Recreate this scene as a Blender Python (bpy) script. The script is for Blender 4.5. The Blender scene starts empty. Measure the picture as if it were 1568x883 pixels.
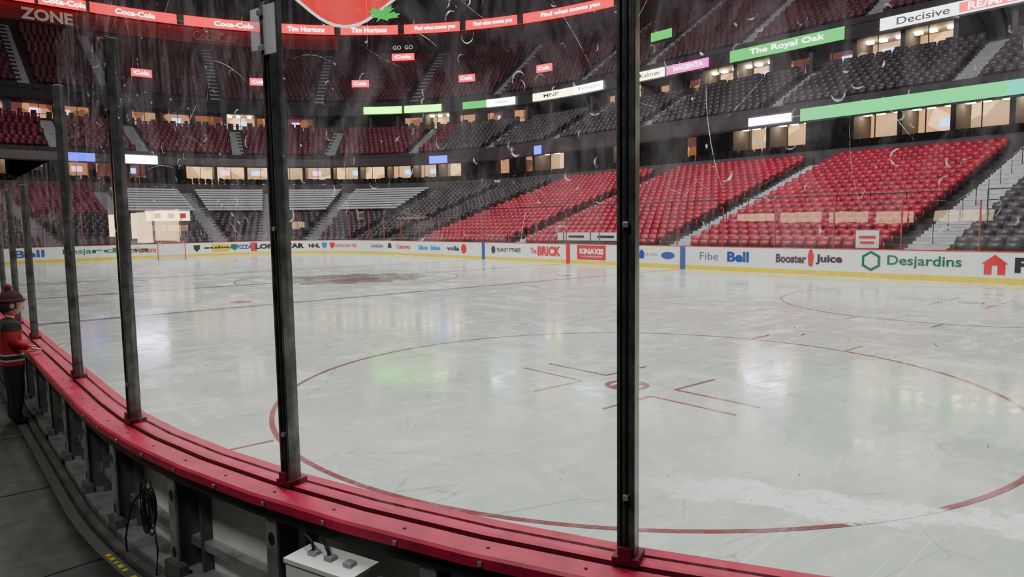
import bpy, bmesh, math, random
import numpy as np
from mathutils import Vector, Matrix
random.seed(7); rng=np.random.default_rng(7)
scene=bpy.context.scene; COL=scene.collection

# ---------------------------------------------------------------- materials
def new_mat(name):
    m=bpy.data.materials.new(name); m.use_nodes=True
    nt=m.node_tree; return m,nt,nt.nodes['Principled BSDF']
def mat(name,col,rough=.6,metal=0.,em=None,es=0.,var=.12,scale=6.,spec=None,bump=0.):
    m,nt,b=new_mat(name)
    b.inputs['Roughness'].default_value=rough; b.inputs['Metallic'].default_value=metal
    if spec is not None: b.inputs['Specular IOR Level'].default_value=spec
    tc=nt.nodes.new('ShaderNodeTexCoord'); n=nt.nodes.new('ShaderNodeTexNoise'); n.inputs['Scale'].default_value=scale; n.inputs['Detail'].default_value=4
    nt.links.new(tc.outputs['Object'],n.inputs['Vector'])
    r=nt.nodes.new('ShaderNodeValToRGB'); r.color_ramp.elements[0].position=.3; r.color_ramp.elements[1].position=.7
    r.color_ramp.elements[0].color=[c*(1-var) for c in col]+[1]; r.color_ramp.elements[1].color=[min(1,c*(1+var)) for c in col]+[1]
    nt.links.new(n.outputs['Fac'],r.inputs['Fac']); nt.links.new(r.outputs['Color'],b.inputs['Base Color'])
    if em is not None:
        b.inputs['Emission Color'].default_value=list(em)+[1]; b.inputs['Emission Strength'].default_value=es
    if bump>0:
        bp=nt.nodes.new('ShaderNodeBump'); bp.inputs['Strength'].default_value=bump; bp.inputs['Distance'].default_value=.01
        nt.links.new(n.outputs['Fac'],bp.inputs['Height']); nt.links.new(bp.outputs['Normal'],b.inputs['Normal'])
    return m
def led(name,col,es): return mat(name,(.02,.02,.02),.4,em=col,es=es,var=0)

M_white=mat('board_white',(.8,.82,.82),.35,var=.04)
M_yel=mat('kick_yellow',(.8,.6,.02),.4)
M_capred=mat('cap_red',(.44,.01,.055),.5,var=.24,scale=9,bump=.15)
M_capdk=mat('cap_groove',(.13,.004,.018),.5)
M_rubber=mat('black_rubber',(.012,.012,.014),.6)
M_steel=mat('dark_steel',(.13,.135,.135),.34,metal=.6,var=.5,scale=14)
M_alu=mat('aluminium_frame',(.32,.34,.33),.42,metal=.5,var=.4,scale=8)
M_alud=mat('aluminium_dark',(.12,.13,.125),.5,metal=.3,var=.4,scale=8)
M_backw=mat('board_back',(.78,.8,.76),.5,var=.15,scale=5)
M_floor=mat('rubber_floor',(.018,.023,.018),.7,var=.6,scale=9,bump=.4)
M_conc=mat('concrete_dark',(.05,.042,.047),.85,var=.25,scale=2)
M_conc2=mat('concrete_black',(.022,.017,.023),.9,var=.3,scale=2)
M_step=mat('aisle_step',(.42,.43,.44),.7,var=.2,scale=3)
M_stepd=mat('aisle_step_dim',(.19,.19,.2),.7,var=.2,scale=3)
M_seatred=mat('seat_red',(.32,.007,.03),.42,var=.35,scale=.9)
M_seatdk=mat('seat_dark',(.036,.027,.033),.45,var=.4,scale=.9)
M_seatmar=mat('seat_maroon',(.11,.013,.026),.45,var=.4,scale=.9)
M_seatup=mat('seat_upper',(.085,.022,.034),.45,var=.5,scale=.25)
M_silver=mat('counter_silver',(.42,.43,.45),.4,var=.15,scale=2)
M_rail=mat('rail_dark',(.03,.03,.03),.4,metal=.5)
M_maroon=mat('maroon_wall',(.22,.01,.022),.7,var=.3,scale=.4)
M_black=mat('matte_black',(.008,.008,.01),.7)
M_postred=mat('far_post',(.3,.05,.05),.4)

def ice_mat(name,base,dark,line=False):
    m,nt,b=new_mat(name); N=nt.nodes; L=nt.links
    tc=N.new('ShaderNodeTexCoord')
    def math_(op,a=None,b_=None,c=None,clamp=False):
        n=N.new('ShaderNodeMath'); n.operation=op; n.use_clamp=clamp
        for i,v in enumerate((a,b_,c)):
            if v is None: continue
            if isinstance(v,(int,float)): n.inputs[i].default_value=v
            else: L.new(v,n.inputs[i])
        return n.outputs[0]
    def noise(scale,detail,vec=None,rough=.5,dist=0):
        n=N.new('ShaderNodeTexNoise'); n.inputs['Scale'].default_value=scale; n.inputs['Detail'].default_value=detail; n.inputs['Roughness'].default_value=rough; n.inputs['Distortion'].default_value=dist
        L.new(vec if vec is not None else tc.outputs['Object'],n.inputs['Vector']); return n
    def ramp(v,p0,p1,inv=False):
        r=N.new('ShaderNodeMapRange'); r.inputs['From Min'].default_value=p0; r.inputs['From Max'].default_value=p1
        if inv: r.inputs['To Min'].default_value=1; r.inputs['To Max'].default_value=0
        L.new(v,r.inputs['Value']); return r.outputs[0]
    def mapping(sc_,rot,loc=(0,0,0)):
        mp=N.new('ShaderNodeMapping'); mp.inputs['Scale'].default_value=sc_; mp.inputs['Rotation'].default_value=(0,0,rot); mp.inputs['Location'].default_value=loc
        L.new(tc.outputs['Object'],mp.inputs['Vector']); return mp.outputs['Vector']
    n1=noise(.35,8,rough=.65)
    r1=N.new('ShaderNodeValToRGB'); r1.color_ramp.elements[0].position=.3; r1.color_ramp.elements[1].position=.7
    r1.color_ramp.elements[0].color=list(dark)+[1]; r1.color_ramp.elements[1].color=list(base)+[1]
    L.new(n1.outputs['Fac'],r1.inputs['Fac'])
    def scratch(scale,rot,sx,width,off,th=.5):
        v=mapping((1.,sx,1),rot,(off,off*.7,0))
        nd=noise(.5,1,v)
        va=N.new('ShaderNodeVectorMath'); va.operation='MULTIPLY_ADD'; va.inputs[1].default_value=(.7,.7,0)
        L.new(nd.outputs['Color'],va.inputs[0]); L.new(v,va.inputs[2])
        vo=N.new('ShaderNodeTexVoronoi'); vo.feature='DISTANCE_TO_EDGE'; vo.inputs['Scale'].default_value=scale; vo.inputs['Randomness'].default_value=1; L.new(va.outputs['Vector'],vo.inputs['Vector'])
        e=ramp(vo.outputs['Distance'],0,width,True)
        n3=noise(2.2,4,v); k=ramp(n3.outputs['Fac'],th,th+.1)
        return math_('MULTIPLY',e,k)
    k_=.35 if line else 1.
    sd=scratch(1.7,.6,.45,.012,0,.47); sd2=scratch(2.6,2.1,.3,.012,31.7,.5); sw1=scratch(3.2,-.9,.22,.02,7.3,.46); sw2=scratch(4.,1.3,.2,.022,15.1,.5)
    d1=math_('MULTIPLY',math_('ADD',sd,sd2,clamp=True),.6*k_)
    w2=math_('MULTIPLY',math_('ADD',sw1,sw2,clamp=True),.5*k_)
    n6=noise(3.2,12,mapping((1,.35,1),-.75),.75); fr=math_('MULTIPLY',ramp(n6.outputs['Fac'],.5,.66),.4*k_)
    def dot(vec,off):
        s_=N.new('ShaderNodeVectorMath'); s_.operation='DOT_PRODUCT'; s_.inputs[1].default_value=vec; L.new(tc.outputs['Object'],s_.inputs[0]); return math_('ADD',s_.outputs['Value'],off)
    dx,dy=.868,.496; P0=(-6.7,3.75)
    u=dot((dx,dy,0),-(P0[0]*dx+P0[1]*dy)); v=dot((-dy,dx,0),-(-P0[0]*dy+P0[1]*dx))
    nw=noise(1.6,10,rough=.7); vv=math_('ADD',v,math_('MULTIPLY_ADD',nw.outputs['Fac'],1.3,-.65))
    band=ramp(math_('ABSOLUTE',vv),.16,.26,True)
    al=math_('MULTIPLY',ramp(u,-.8,.5),ramp(u,4.5,5.5,True))
    fill=noise(5.5,12,rough=.8); bm_=math_('MULTIPLY',math_('MULTIPLY',band,al),ramp(fill.outputs['Fac'],.36,.5))
    n4=noise(.8,12,mapping((.8,1.7,1),-.6),.68,.5); pat=math_('MULTIPLY',ramp(n4.outputs['Fac'],.52,.62),.3*k_)
    ms=math_('MAXIMUM',bm_,math_('MAXIMUM',pat,fr))
    def mixc(f,c1,c2):
        mx=N.new('ShaderNodeMixRGB'); L.new(f,mx.inputs['Fac']); L.new(c1,mx.inputs['Color1'])
        mx.inputs['Color2'].default_value=c2; return mx.outputs['Color']
    c=mixc(d1,r1.outputs['Color'],(.24,.27,.26,1) if not line else (.6,.6,.6,1))
    c=mixc(w2,c,(.92,.94,.92,1)); c=mixc(ms,c,(.96,.97,.95,1))
    L.new(c,b.inputs['Base Color'])
    ra=N.new('ShaderNodeMapRange'); ra.inputs['From Min'].default_value=.3; ra.inputs['From Max'].default_value=.7; ra.inputs['To Min'].default_value=.055; ra.inputs['To Max'].default_value=.15
    L.new(n1.outputs['Fac'],ra.inputs['Value'])
    rr_=math_('MULTIPLY_ADD',ms,.5,ra.outputs[0]); rr_=math_('MULTIPLY_ADD',w2,.4,rr_)
    L.new(rr_,b.inputs['Roughness'])
    n5=noise(2.2,9)
    bp=N.new('ShaderNodeBump'); bp.inputs['Strength'].default_value=.15; bp.inputs['Distance'].default_value=.012; L.new(n5.outputs['Fac'],bp.inputs['Height']); L.new(bp.outputs['Normal'],b.inputs['Normal'])
    b.inputs['IOR'].default_value=1.48
    return m
M_ice=ice_mat('ice',(.69,.76,.685),(.54,.62,.55))
M_linered=ice_mat('ice_line_red',(.33,.10,.11),(.24,.07,.08),True)
M_lineblue=ice_mat('ice_line_blue',(.12,.16,.36),(.09,.12,.3),True)
M_linedark=ice_mat('ice_logo_brown',(.27,.24,.2),(.2,.16,.14),True)
M_linetan=ice_mat('ice_logo_tan',(.42,.42,.34),(.33,.31,.26),True)
M_crease=ice_mat('ice_crease',(.28,.5,.66),(.22,.43,.58),True)

def glass_mat(name,tint=.97,gl=.9,rough=.012,haze=.02):
    m=bpy.data.materials.new(name); m.use_nodes=True; nt=m.node_tree; nt.nodes.clear(); N=nt.nodes; L=nt.links
    o=N.new('ShaderNodeOutputMaterial'); mix=N.new('ShaderNodeMixShader'); tr=N.new('ShaderNodeBsdfTransparent'); g=N.new('ShaderNodeBsdfGlossy')
    tr.inputs['Color'].default_value=(tint,tint,tint,1); g.inputs['Roughness'].default_value=rough
    tc=N.new('ShaderNodeTexCoord'); n=N.new('ShaderNodeTexNoise'); n.inputs['Scale'].default_value=1.5; L.new(tc.outputs['Object'],n.inputs['Vector'])
    bp=N.new('ShaderNodeBump'); bp.inputs['Strength'].default_value=.03; bp.inputs['Distance'].default_value=.02; L.new(n.outputs['Fac'],bp.inputs['Height']); L.new(bp.outputs['Normal'],g.inputs['Normal'])
    lw=N.new('ShaderNodeLayerWeight'); lw.inputs['Blend'].default_value=.5
    pw=N.new('ShaderNodeMath'); pw.operation='POWER'; pw.inputs[1].default_value=5; L.new(lw.outputs['Facing'],pw.inputs[0])
    ma=N.new('ShaderNodeMath'); ma.operation='MULTIPLY_ADD'; ma.inputs[1].default_value=.9*gl; ma.inputs[2].default_value=.06*gl; L.new(pw.outputs[0],ma.inputs[0])
    L.new(ma.outputs[0],mix.inputs['Fac']); L.new(tr.outputs[0],mix.inputs[1]); L.new(g.outputs[0],mix.inputs[2])
    if haze>0:
        tl=N.new('ShaderNodeBsdfTranslucent'); tl.inputs['Color'].default_value=(.85,.78,.86,1); m2=N.new('ShaderNodeMixShader')
        mp=N.new('ShaderNodeMapping'); mp.inputs['Scale'].default_value=(1,1,.45); mp.inputs['Rotation'].default_value=(.5,.3,0); L.new(tc.outputs['Object'],mp.inputs['Vector'])
        n2=N.new('ShaderNodeTexNoise'); n2.inputs['Scale'].default_value=5.; n2.inputs['Detail'].default_value=10; n2.inputs['Roughness'].default_value=.7; n2.inputs['Distortion'].default_value=1.2; L.new(mp.outputs['Vector'],n2.inputs['Vector'])
        mr=N.new('ShaderNodeMapRange'); mr.inputs['From Min'].default_value=.45; mr.inputs['From Max'].default_value=.75; mr.inputs['To Min'].default_value=haze*.3; mr.inputs['To Max'].default_value=haze*4; L.new(n2.outputs['Fac'],mr.inputs['Value'])
        L.new(mr.outputs[0],m2.inputs['Fac']); L.new(mix.outputs[0],m2.inputs[1]); L.new(tl.outputs[0],m2.inputs[2]); L.new(m2.outputs[0],o.inputs['Surface'])
    else: L.new(mix.outputs[0],o.inputs['Surface'])
    return m
M_glass=glass_mat('rink_glass',haze=.032); M_glassfar=glass_mat('rink_glass_far',.97,.9,haze=0)
def scuff_mat(name,col,a,lo=.1):
    m=bpy.data.materials.new(name); m.use_nodes=True; nt=m.node_tree; nt.nodes.clear(); N=nt.nodes; L=nt.links
    o=N.new('ShaderNodeOutputMaterial'); tr=N.new('ShaderNodeBsdfTransparent'); d=N.new('ShaderNodeBsdfDiffuse'); t=N.new('ShaderNodeBsdfTranslucent'); mm=N.new('ShaderNodeAddShader'); mx=N.new('ShaderNodeMixShader')
    d.inputs[0].default_value=list(col)+[1]; t.inputs[0].default_value=list(col)+[1]
    L.new(d.outputs[0],mm.inputs[0]); L.new(t.outputs[0],mm.inputs[1])
    n=N.new('ShaderNodeTexNoise'); n.inputs['Scale'].default_value=70; tc=N.new('ShaderNodeTexCoord'); L.new(tc.outputs['Object'],n.inputs['Vector'])
    mr=N.new('ShaderNodeMapRange'); mr.inputs['From Min'].default_value=.35; mr.inputs['From Max'].default_value=.6; mr.inputs['To Min'].default_value=lo; mr.inputs['To Max'].default_value=a
    L.new(n.outputs['Fac'],mr.inputs['Value']); L.new(mr.outputs[0],mx.inputs['Fac']); L.new(tr.outputs[0],mx.inputs[1]); L.new(mm.outputs[0],mx.inputs[2]); L.new(mx.outputs[0],o.inputs['Surface'])
    return m
M_scuffw=scuff_mat('scuff_white',(.8,.8,.85),.8); M_scuffk=scuff_mat('scuff_black',(.01,.01,.01),.9); M_scufff=scuff_mat('scuff_faint',(.8,.8,.85),.35,.0)

def room_mat(name,c1,c2,es):
    m,nt,b=new_mat(name); N=nt.nodes;L=nt.links
    tc=N.new('ShaderNodeTexCoord'); br=N.new('ShaderNodeTexVoronoi'); br.inputs['Scale'].default_value=.8; L.new(tc.outputs['Object'],br.inputs['Vector'])
    r=N.new('ShaderNodeValToRGB'); r.color_ramp.interpolation='CONSTANT'
    r.color_ramp.elements[0].position=0; r.color_ramp.elements[0].color=list(c2)+[1]; r.color_ramp.elements[1].position=.35; r.color_ramp.elements[1].color=list(c1)+[1]
    e=r.color_ramp.elements.new(.7); e.color=(c1[0]*.45,c1[1]*.35,c1[2]*.25,1)
    sp=N.new('ShaderNodeSeparateColor'); L.new(br.outputs['Color'],sp.inputs[0]); L.new(sp.outputs[0],r.inputs['Fac'])
    L.new(r.outputs['Color'],b.inputs['Emission Color']); b.inputs['Emission Strength'].default_value=es; b.inputs['Base Color'].default_value=(.3,.25,.2,1)
    return m
M_room=room_mat('room_warm',(1,.58,.24),(.35,.18,.08),1.6)
M_room2=room_mat('room_dim',(1,.46,.2),(.2,.06,.05),.7)
M_lamp=led('room_lamp',(1,.8,.48),36)

# ---------------------------------------------------------------- mesh builder
class MB:
    def __init__(s): s.v=[];s.f=[];s.m=[]
    def box(s,c,hx,hy,hz,ax=(1,0,0),ay=(0,1,0),az=(0,0,1),mi=0,taper=1.):
        c=Vector(c);ax=Vector(ax);ay=Vector(ay);az=Vector(az);b=len(s.v)
        for z in(-1,1):
            k=1 if z<0 else taper
            for x,y in((-1,-1),(1,-1),(1,1),(-1,1)): s.v.append(tuple(c+ax*hx*x*k+ay*hy*y*k+az*hz*z))
        for f in((3,2,1,0),(4,5,6,7),(0,1,5,4),(1,2,6,5),(2,3,7,6),(3,0,4,7)): s.f.append([b+i for i in f]); s.m.append(mi)
    def poly(s,pts,mi=0):
        b=len(s.v); s.v+= [tuple(p) for p in pts]; s.f.append(list(range(b,b+len(pts)))); s.m.append(mi)
    def tube(s,pts,r,n=6,mi=0):
        pts=[Vector(p) for p in pts]; b=len(s.v)
        for i,p in enumerate(pts):
            d=(pts[min(i+1,len(pts)-1)]-pts[max(i-1,0)]).normalized(); u=d.cross(Vector((0,0,1)))
            if u.length<.05: u=d.cross(Vector((1,0,0)))
            u.normalize(); w=d.cross(u)
            for k in range(n):
                a=2*math.pi*k/n; s.v.append(tuple(p+u*math.cos(a)*r+w*math.sin(a)*r))
        for i in range(len(pts)-1):
            for k in range(n): s.f.append([b+i*n+k,b+i*n+(k+1)%n,b+(i+1)*n+(k+1)%n,b+(i+1)*n+k]); s.m.append(mi)
        s.f.append([b+k for k in range(n)]); s.m.append(mi); s.f.append([b+(len(pts)-1)*n+k for k in range(n)]); s.m.append(mi)
    def sweep(s,pf,prof,t0,t1,step=1.2,mi=0,mis=None):
        n=max(1,int(math.ceil((t1-t0)/step))); b=len(s.v); k=len(prof)
        for i in range(n+1):
            t=t0+(t1-t0)*i/n
            for d,z in prof:
                p,_=pf(t,d); s.v.append((p[0],p[1],z))
        for i in range(n):
            for j in range(k-1):
                s.f.append([b+i*k+j,b+i*k+j+1,b+(i+1)*k+j+1,b+(i+1)*k+j]); s.m.append(mis[j] if mis else mi)
    def rbox(s,pf,t,d,z,w,dep,h,mi=0):
        p,n=pf(t,d); s.box((p[0],p[1],z),w/2,dep/2,h/2,(n[1],-n[0],0),(n[0],n[1],0),(0,0,1),mi)
    def build(s,name,mats,parent=None,smooth=False,bevel=0):
        me=bpy.data.meshes.new(name); me.from_pydata(s.v,[],s.f)
        for m in mats: me.materials.append(m)
        me.polygons.foreach_set('material_index',s.m)
        if smooth: me.polygons.foreach_set('use_smooth',[True]*len(s.f))
        me.update(); o=bpy.data.objects.new(name,me); COL.objects.link(o)
        if parent: o.parent=parent
        if bevel:
            md=o.modifiers.new('bevel','BEVEL'); md.width=bevel; md.segments=2; md.limit_method='ANGLE'
        return o
def empty(name,loc=(0,0,0)):
    e=bpy.data.objects.new(name,None); e.location=loc; COL.objects.link(e); e.empty_display_size=.3; return e

# ---------------------------------------------------------------- paths
R=8.53; LX=60.96; WY=25.91
def pos(t,d):
    if t<54.43: return (2-t,WY+d),(0,1)
    t-=54.43
    if t<31.416:
        a=math.pi/2+t/20; return (-52.43+math.cos(a)*(R+d),17.38+math.sin(a)*(R+d)),(math.cos(a),math.sin(a))
    t-=31.416
    if t<8.85: return (-LX-d,17.38-t),(-1,0)
    t-=8.85
    a=math.pi+t/20; return (-52.43+math.cos(a)*(R+d),8.53+math.sin(a)*(R+d)),(math.cos(a),math.sin(a))
def scl(t,d):
    if t<54.43 or 85.846<=t<94.7: return 1.
    return (R+d)/20
TEND=118.
def npos(s,d):
    if s<36.47: return (-45+s,-d),(0,-1)
    s-=36.47
    if s<15.708:
        a=-math.pi/2+s/10; return (-8.53+math.cos(a)*(R+d),8.53+math.sin(a)*(R+d)),(math.cos(a),math.sin(a))
    s-=15.708
    return (d,8.53+s),(1,0)
NEND=36.47+15.708+8.85
def nscl(s,d): return (R+d)/10 if 36.47<=s<52.178 else 1.

def text_ring(name,body,t,d,z,width,height,m,parent,pf=pos,sc=scl,bold=0.0,shear=0.):
    cu=bpy.data.curves.new('tmp','FONT'); cu.body=body; cu.size=1; cu.align_x='CENTER'; cu.offset=bold; cu.shear=shear; cu.resolution_u=3
    ob=bpy.data.objects.new('tmp',cu); COL.objects.link(ob)
    dg=bpy.context.evaluated_depsgraph_get(); me=bpy.data.meshes.new_from_object(ob.evaluated_get(dg)); bpy.data.objects.remove(ob)
    if not me.vertices: return
    co=np.array([v.co[:] for v in me.vertices]); mn=co.min(0); mx=co.max(0)
    sx=width/(mx[0]-mn[0]); sy=height/(mx[1]-mn[1]); cx=(mn[0]+mx[0])/2; cy=(mn[1]+mx[1])/2
    for v,c in zip(me.vertices,co):
        tt=t-(c[0]-cx)*sx/sc(t,d); p,_=pf(tt,d); v.co=(p[0],p[1],z+(c[1]-cy)*sy)
    me.materials.clear(); me.materials.append(m); me.name=name
    o=bpy.data.objects.new(name,me); COL.objects.link(o); o.parent=parent; return o

# ---------------------------------------------------------------- ice
def rr_pts(off,n=24):
    P=[]
    for cx,cy,a0 in((-8.53,8.53,-90),(-8.53,17.38,0),(-52.43,17.38,90),(-52.43,8.53,180)):
        for i in range(n+1):
            a=math.radians(a0+90*i/n); P.append((cx+math.cos(a)*(R+off),cy+math.sin(a)*(R+off)))
    return P
mb=MB(); mb.poly([(x,y,0) for x,y in rr_pts(.02)]); ice=mb.build('ice_rink_floor',[M_ice])
E_mark=empty('ice_markings')
def ring(mb,cx,cy,r,w,z,mi=0,n=96,a0=0,a1=360):
    for i in range(n):
        a=math.radians(a0+(a1-a0)*i/n);b=math.radians(a0+(a1-a0)*(i+1)/n)
        mb.poly([(cx+math.cos(a)*(r-w/2),cy+math.sin(a)*(r-w/2),z),(cx+math.cos(a)*(r+w/2),cy+math.sin(a)*(r+w/2),z),(cx+math.cos(b)*(r+w/2),cy+math.sin(b)*(r+w/2),z),(cx+math.cos(b)*(r-w/2),cy+math.sin(b)*(r-w/2),z)],mi)
def rect(mb,x0,y0,x1,y1,z,mi=0): mb.poly([(x0,y0,z),(x1,y0,z),(x1,y1,z),(x0,y1,z)],mi)
def disc(mb,cx,cy,rx,ry,z,mi=0,n=32): mb.poly([(cx+math.cos(2*math.pi*i/n)*rx,cy+math.sin(2*math.pi*i/n)*ry,z) for i in range(n)],mi)
mb=MB(); Z=.003
for cx in(-9.45,-51.5):
    for cy in(6.25,19.66):
        ring(mb,cx,cy,4.57,.06,Z); ring(mb,cx,cy,.26,.08,Z,0,40); rect(mb,cx-.13,cy-.22,cx+.13,cy+.22,Z+.0004,0)
        for sx in(-1,1):
            for sy in(-1,1):
                X0=cx+sx*.61;Y0=cy+sy*.25
                rect(mb,min(X0,X0+sx*1.22),Y0-.025,max(X0,X0+sx*1.22),Y0+.025,Z)
                rect(mb,X0-.025,min(Y0,Y0+sy*.9),X0+.025,max(Y0,Y0+sy*.9),Z+.0005)
                XX=cx+sx*.87; rect(mb,XX-.025,min(cy+sy*4.55,cy+sy*5.15),XX+.025,max(cy+sy*4.55,cy+sy*5.15),Z)
for cx in(-24.4,-36.6):
    for cy in(6.25,19.66): disc(mb,cx,cy,.3,.3,Z)
rect(mb,-3.38,1.7,-3.33,24.2,Z); rect(mb,-57.63,1.7,-57.58,24.2,Z)
rect(mb,-30.63,.02,-30.33,WY-.02,Z)
rect(mb,-23.16,.02,-22.86,WY-.02,Z,1); rect(mb,-38.1,.02,-37.8,WY-.02,Z,1)
ring(mb,-30.48,12.95,4.57,.06,Z+.001,1)
for gx,s in((-57.6,1),(-3.35,-1)):
    mb.poly([(gx+s*.03,12.95-1.22,Z),(gx+s*.03,12.95+1.22,Z)]+[(gx+s*(1.4+.43*math.cos(a)),12.95+1.22*math.sin(a),Z) for a in np.linspace(math.pi/2,-math.pi/2,12)],3)
disc(mb,-30.2,12.95,2.3,2.7,Z+.002,4,40)
for a in range(0,360,30): disc(mb,-30.2+2.4*math.cos(math.radians(a)),12.95+2.8*math.sin(math.radians(a)),.45,.45,Z+.0025,2,12)
ring(mb,-30.2,12.95,1.9,.25,Z+.0027,2,40)
disc(mb,-29.4,12.5,.7,1.2,Z+.003,0,30); disc(mb,-31.0,13.3,.8,1.3,Z+.003,2,30)
mb.build('lines',[M_linered,M_lineblue,M_linedark,M_crease,M_linetan],E_mark)

# ---------------------------------------------------------------- boards
E_b=empty('rink_dasher_boards')
mb=MB()
prof=[(0,0),(0,.2),(0,1.035),(-.012,1.04),(-.012,1.07),(.045,1.072),(.05,1.06),(.06,1.06),(.065,1.072),(.13,1.072),(.135,1.05),(.15,1.05),(.155,1.066),(.25,1.062),(.26,1.052),(.26,1.015),(.235,1.015),(.235,.955),(.09,.955),(.09,0)]
mi=[1,0,2,2,2,3,3,3,2,3,3,3,2,2,2,4,4,4,5]
rings=[[(x,y,z) for x,y in rr_pts(d,24)] for d,z in prof]; n=len(rings[0])
for r in rings: mb.v+=r
for j in range(len(prof)-1):
    for i in range(n):
        mb.f.append([j*n+i,j*n+(i+1)%n,(j+1)*n+(i+1)%n,(j+1)*n+i]); mb.m.append(mi[j])
mb.build('boards',[M_white,M_yel,M_capred,M_capdk,M_rubber,M_backw],E_b)

mb=MB()
s=14.
while s<NEND:
    mb.rbox(npos,s,.15,.69,.025,.12,.53,0)
    mb.rbox(npos,s,.215,.69,.075,.012,.53,1)
    mb.rbox(npos,s+.03,.225,.47,.16,.05,.09,0)
    for hz in(.86,.56):
        p,nn=npos(s,.2225); ax=Vector((nn[1],-nn[0],0)); c=Vector((p[0],p[1],hz))
        mb.poly([c+ax*.022*math.cos(a)+Vector((0,0,.03*math.sin(a))) for a in np.linspace(0,2*math.pi,13)[:-1]],2)
    mb.rbox(npos,s+.14/nscl(s,.2),.12,.69,.018,.05,.53,0)
    s+=.86/nscl(s,.2)
mb.sweep(npos,[(.092,.58),(.14,.58),(.14,.625),(.092,.625)],14,NEND,.5,1)
mb.sweep(npos,[(.10,.421),(.25,.421),(.25,.465),(.10,.465)],14,NEND,.5,1)
mb.sweep(npos,[(.092,.91),(.13,.91),(.13,.955)],14,NEND,.5,0)
s=14.
while s<NEND:
    mb.rbox(npos,s,.262,1.033,.016,.006,.016,1); mb.rbox(npos,s,.2,1.0645,.01,.01,.004,2); s+=.42
mb.build('back_frame',[M_alud,M_alu,M_black],E_b)

def ink(n,c): return mat('ink_'+n,c,.4,var=.03)
I_green=ink('green',(.0,.14,.06)); I_purple=ink('purple',(.06,.01,.06)); I_blue=ink('blue',(.01,.05,.32)); I_grey=ink('grey',(.1,.14,.2)); I_red=ink('red',(.6,.01,.02)); I_black=ink('black',(.01,.01,.012)); I_white=ink('white',(.85,.85,.85)); I_lb=ink('sky',(.02,.2,.5)); I_yel=ink('yellow',(.7,.55,.02))
def tx(X): return 2-X
D=-.012
ads=[('Desjardins',-12.85,2.4,.46,I_green,.02),('Booster',-17.75,1.3,.36,I_purple,.045),('Juice',-16.2,1.05,.4,I_purple,.045),('Fibe',-21.6,.95,.33,I_grey,0),('Bell',-20.15,1.05,.45,I_blue,.04),
 ('BRICK',-32.0,1.9,.55,I_red,.06),('The',-33.3,.55,.35,I_red,.02),('PLANET FITNESS',-35.5,2.2,.24,I_black,.03),('voila',-41.2,1.4,.32,I_black,.04),('blue  blue',-44,2.7,.34,I_lb,.06),('Gabriel',-47.4,1.9,.32,I_red,.01),('PIZZA',-47.3,1.2,.13,I_red,0),
 ('CANADIAN',-51.2,1.9,.26,I_blue,.03),('FIRSTLINE',-8.3,3.7,.5,I_black,.05),('BLUE CROSS',-24.9,.9,.12,I_blue,0)]
for b,X,w,h,m,bo in ads: text_ring('ad_text',b,tx(X),D,.63,w,h,m,E_b,bold=bo)
for b,t,w,h,m,bo in [('CANADIAN TIRE',61.3,2.4,.28,I_red,.03),('NHL',68.4,1.0,.34,I_black,.05),('LONE STAR',75.0,3.9,.42,I_black,.07),('PIZZA',81.5,1.2,.34,I_blue,.05),('subway',85.3,1.5,.26,I_black,.04),('Desjardins',95.,3.4,.46,I_green,.02),('Tim Hortons',91.6,2.2,.44,I_red,.03),('Bell',104,2,.5,I_blue,.03)]:
    text_ring('ad_text',b,t,D,.63,w,h,m,E_b,bold=bo)
mb=MB()
def pan(X0,X1,z0,z1,mi,d=-.006): mb.sweep(pos,[(d,z0),(d,z1)],2-max(X0,X1),2-min(X0,X1),2,mi)
pan(-29.8,-27.75,.24,1.0,0); pan(-30.63,-30.33,0,1.03,0,-.008); pan(-23.16,-22.86,0,1.03,1,-.008); pan(-38.1,-37.8,0,1.03,1,-.008)
mb.sweep(pos,[(-.006,.3),(-.006,.9)],84.2,86.5,.5,2); mb.sweep(pos,[(-.006,.26),(-.006,.98)],79.2,80.4,.5,0)
def icon(X,zc,pts,mi,d=-.014): mb.poly([(X+x,WY+d,zc+z) for x,z in pts],mi)
for r,mi_,dd in((.38,3,-.012),(.27,4,-.016)): icon(-14.62,.63,[(r*math.cos(math.radians(a)),r*math.sin(math.radians(a))) for a in range(30,390,60)],mi_,dd)
icon(-10.7,.6,[(-.38,.05),(0,.36),(.38,.05),(.3,.05),(.3,-.3),(.08,-.3),(.08,0),(-.08,0),(-.08,-.3),(-.3,-.3),(-.3,.05)],0)
icon(-23.85,.6,[(.4*math.cos(a),.17*math.sin(a)) for a in np.linspace(0,6.28,20)[:-1]],1)
icon(-25.4,.62,[(-.14,-.2),(.14,-.2),(.14,.12),(0,.26),(-.14,.12)],1)
icon(-16.92,.65,[(-.08,-.3),(.08,-.3),(.13,.1),(.05,.36),(-.05,.36),(-.13,.1)],0)
icon(-36.95,.62,[(.2*math.cos(a),.24*math.sin(a)) for a in np.linspace(0,6.28,20)[:-1]],6)
icon(-40,.62,[(.3*math.cos(a),.3*math.sin(a)) for a in np.linspace(0,6.28,20)[:-1]],0)
icon(-49.3,.62,[(-.3,-.1),(.3,-.1),(.2,.25),(-.2,.25)],6)
for tt,mi_ in((64.6,0),(87.6,6),(83.3,3),(66.3,5)):
    p,nn=pos(tt,-.014); ax=Vector((nn[1],-nn[0],0))
    mb.poly([Vector((p[0],p[1],.62))+ax*x+Vector((0,0,z)) for x,z in((-.25,.25),(.25,.25),(.22,-.05),(0,-.28),(-.22,-.05))],mi_)
mb.build('ad_panels',[I_red,I_blue,I_yel,I_green,M_white,I_lb,I_black],E_b)
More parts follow.
